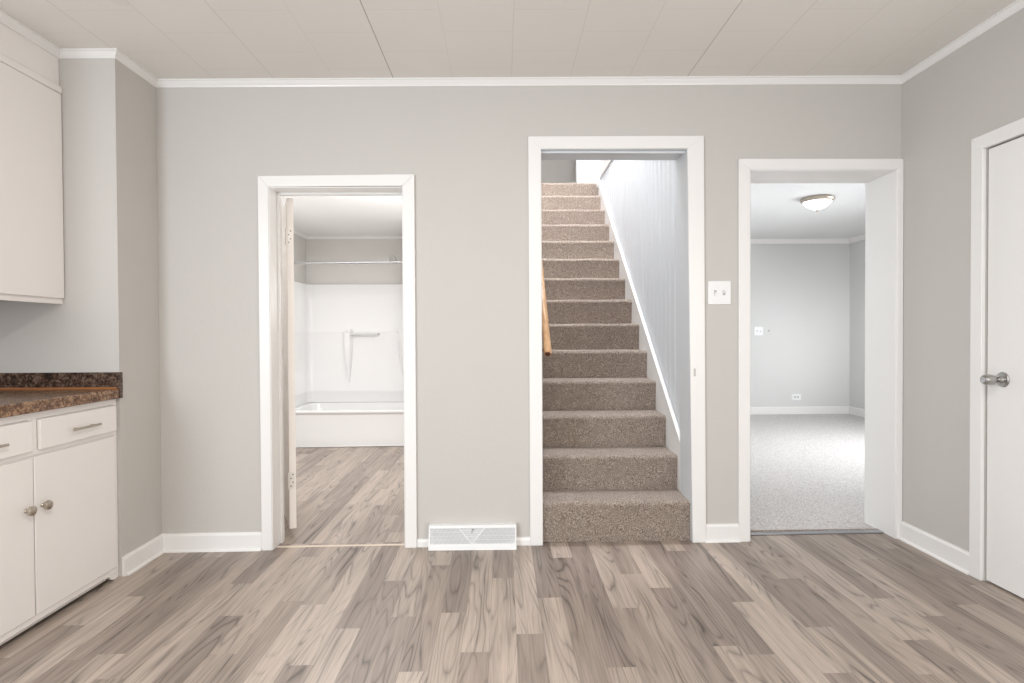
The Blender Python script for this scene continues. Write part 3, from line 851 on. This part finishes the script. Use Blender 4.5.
def wall_plate(name, cx, cz_, w_, h_, y, label, cat, kind):
    t = thing(name, (cx, y, cz_), label, cat)
    bm = B(); box(bm, cx - w_ / 2, cx + w_ / 2, y - .006, y - .0004, cz_ - h_ / 2, cz_ + h_ / 2)
    obj('cover_plate', bm, PLASTIC, t, bevel=.003)
    if kind == 'switch':
        for i, dx in enumerate((-.023, .023)):
            bm = B(); box(bm, cx + dx - .0065, cx + dx + .0065, y - .0068, y - .0059, cz_ - .013, cz_ + .013)
            obj('slot', bm, mat('grey_slot', srgb(176, 174, 172), .5), t)
            bm = B(); s = -1 if i == 0 else 1
            zc = cz_ + s * .004
            loft(bm, [[(cx + dx - .0042, y - .006, zc - .009), (cx + dx + .0042, y - .006, zc - .009), (cx + dx + .0042, y - .006, zc + .009), (cx + dx - .0042, y - .006, zc + .009)],
                      [(cx + dx - .0035, y - .019, zc + s * .007 - .004), (cx + dx + .0035, y - .019, zc + s * .007 - .004), (cx + dx + .0035, y - .019, zc + s * .007 + .004), (cx + dx - .0035, y - .019, zc + s * .007 + .004)]])
            obj('toggle', bm, PLASTIC, t, bevel=.001)
            for dz in (-.030, .030):
                bm = B(); lathe(bm, (cx + dx, y - .0058, cz_ + dz), (0, -1, 0), [(0, .0035), (.001, .003)], 12)
                obj('screw', bm, PLASTIC, t, smooth=True)
    else:
        for dx in (-.020, .020):
            bm = B(); lathe(bm, (cx + dx, y - .0058, cz_), (0, -1, 0), [(0, .016), (.0012, .0155)], 16)
            r_ = obj('receptacle', bm, mat('off_white_receptacle', srgb(206, 204, 202), .4), t, smooth=True)
            bm = B()
            for dz in (-.006, .006): box(bm, cx + dx - .004, cx + dx + .004, y - .0075, y - .0069, cz_ + dz - .001, cz_ + dz + .001)
            obj('slots', bm, DARKGAP, r_)
    return t
wall_plate('light_switch', 1.1355, 1.3305, .121, .123, YB, 'white double light switch plate between staircase and wide doorway', 'light switch', 'switch')
wall_plate('light_switch', 3.40, 1.143, .115, .115, LY1, 'white double switch plate on the far living room wall', 'light switch', 'switch')
wall_plate('wall_outlet', 3.905, .262, .125, .080, LY1, 'white horizontal outlet low on the far living room wall', 'outlet', 'outlet')
th = thing('wall_hook', (3.535, LY1, 1.145), 'tiny grey wall hook beside the living room switch', 'wall hook')
bm = B(); lathe(bm, (3.535, LY1 - .0005, 1.145), (0, -1, 0), [(0, .010), (.004, .009), (.012, .004), (.016, .006), (.02, .003)], 12)
obj('peg', bm, STEEL, th, smooth=True)


# ---------------------------------------------------------------- baseboard register
VX0, VX1 = -.385, .066
vz0, vz1 = fz(-.16) + .001, .134
vent = thing('floor_register', (-.16, 2.93, vz0), 'white metal baseboard air register with slanted louvres between bathroom doorway and staircase', 'air vent')
YV0, YV1 = 2.897, 2.926     # front plane bottom and top
def fy(z): return YV0 + (YV1 - YV0) * (z - vz0) / (vz1 - vz0)
bm = B()
def fbox(x0, x1, z0, z1, d0=0, d1=.006):
    loft(bm, [[(x0, fy(z) + d0, z), (x1, fy(z) + d0, z), (x1, fy(z) + d1, z), (x0, fy(z) + d1, z)] for z in (z0, z1)])
fbox(VX0, VX1, vz1 - .014, vz1); fbox(VX0, VX1, vz0, vz0 + .030)
fbox(VX0, VX0 + .008, vz0 + .030, vz1 - .014); fbox(VX1 - .008, VX1, vz0 + .030, vz1 - .014)
[loft(bm, [[(x_, fy(z) + .004, z), (x_ + .004, fy(z) + .004, z), (x_ + .004, YB - .0135, z), (x_, YB - .0135, z)] for z in (vz0, vz1)]) for x_ in (VX0, VX1 - .004)]; box(bm, VX0, VX1, 2.928, YB - .0005, vz1 - .003, vz1 + .0005)
fbox(VX0 + .002, VX1 - .002, vz0 + .015, vz0 + .017, -.0015, 0)
obj('frame', bm, PLASTIC, vent, bevel=.0012)
bm = B(); loft(bm, [[(VX0 + .004, fy(z) + .006, z), (VX1 - .004, fy(z) + .006, z), (VX1 - .004, fy(z) + .008, z), (VX0 + .004, fy(z) + .008, z)] for z in (vz0 + .02, vz1 - .006)])
obj('back_plate', bm, mat('grey_register_interior', srgb(214, 214, 216), .7), vent)
zA, zB = vz0 + .030, vz1 - .014
VC = (VX0 + VX1) / 2 - .004
H = zB - zA
TW = .066  # half width of the central triangle at its top
def bar(x0, z0, x1, z1, w_=.0022, d=-.0002):
    bmd = Vector((x1 - x0, z1 - z0)).normalized(); nx, nz = -bmd.y * w_, bmd.x * w_
    loft(bm, [[(x + s * nx, fy(z) + d + e_, z + s * nz) for s, e_ in ((-1, 0), (1, 0), (1, .004), (-1, .004))] for x, z in ((x0, z0), (x1, z1))])
bm = B()
# left bank leans right, right bank mirrored; clipped by the triangle's sides
x = VX0 + .010
while x < VX1 - .010:
    left = x < VC
    lean = .016 if left else -.016
    # louvre from the bottom (x+lean) to the top (x)
    steps = 14; run_ = None
    for q in range(steps + 1):
        tq = q / steps; zz = zA + H * tq; xx = x + lean * (1 - tq)
        ok = abs(xx - VC) > TW * tq + .004 and VX0 + .008 < xx < VX1 - .008
        if ok:
            if run_ is None: run_ = (xx, zz)
            lastp = (xx, zz)
        elif run_ is not None: break
    if run_ is not None and lastp != run_: bar(run_[0], run_[1], lastp[0], lastp[1], .0012)
    x += .0066
z = zA + .008
while z < zB - .002:
    hw = TW * (z - zA) / H - .003
    if hw > .004: bar(VC - hw, z, VC + hw, z, .0018)
    z += .0095
for hz in range(1, 4): bar(VX0 + .008, zA + H * hz / 4, VC - TW * hz / 4 - .003, zA + H * hz / 4, .0006, .001); bar(VC + TW * hz / 4 + .003, zA + H * hz / 4, VX1 - .008, zA + H * hz / 4, .0006, .001)
obj('louvres', bm, PLASTIC, vent)
bm = B(); bar(VC, zA, VC - TW, zB, .003, -.0012); bar(VC, zA, VC + TW, zB, .003, -.0012)
obj('centre_divider', bm, PLASTIC, vent)
bm = B(); bar(VC, zB - .022, VC + .003, zB - .006, .002, -.006); bar(VC - .001, zB - .005, VC + .012, zB - .004, .0018, -.006)
l_ = obj('damper_lever', bm, STEEL, vent); l_['label'] = 'small grey damper lever'
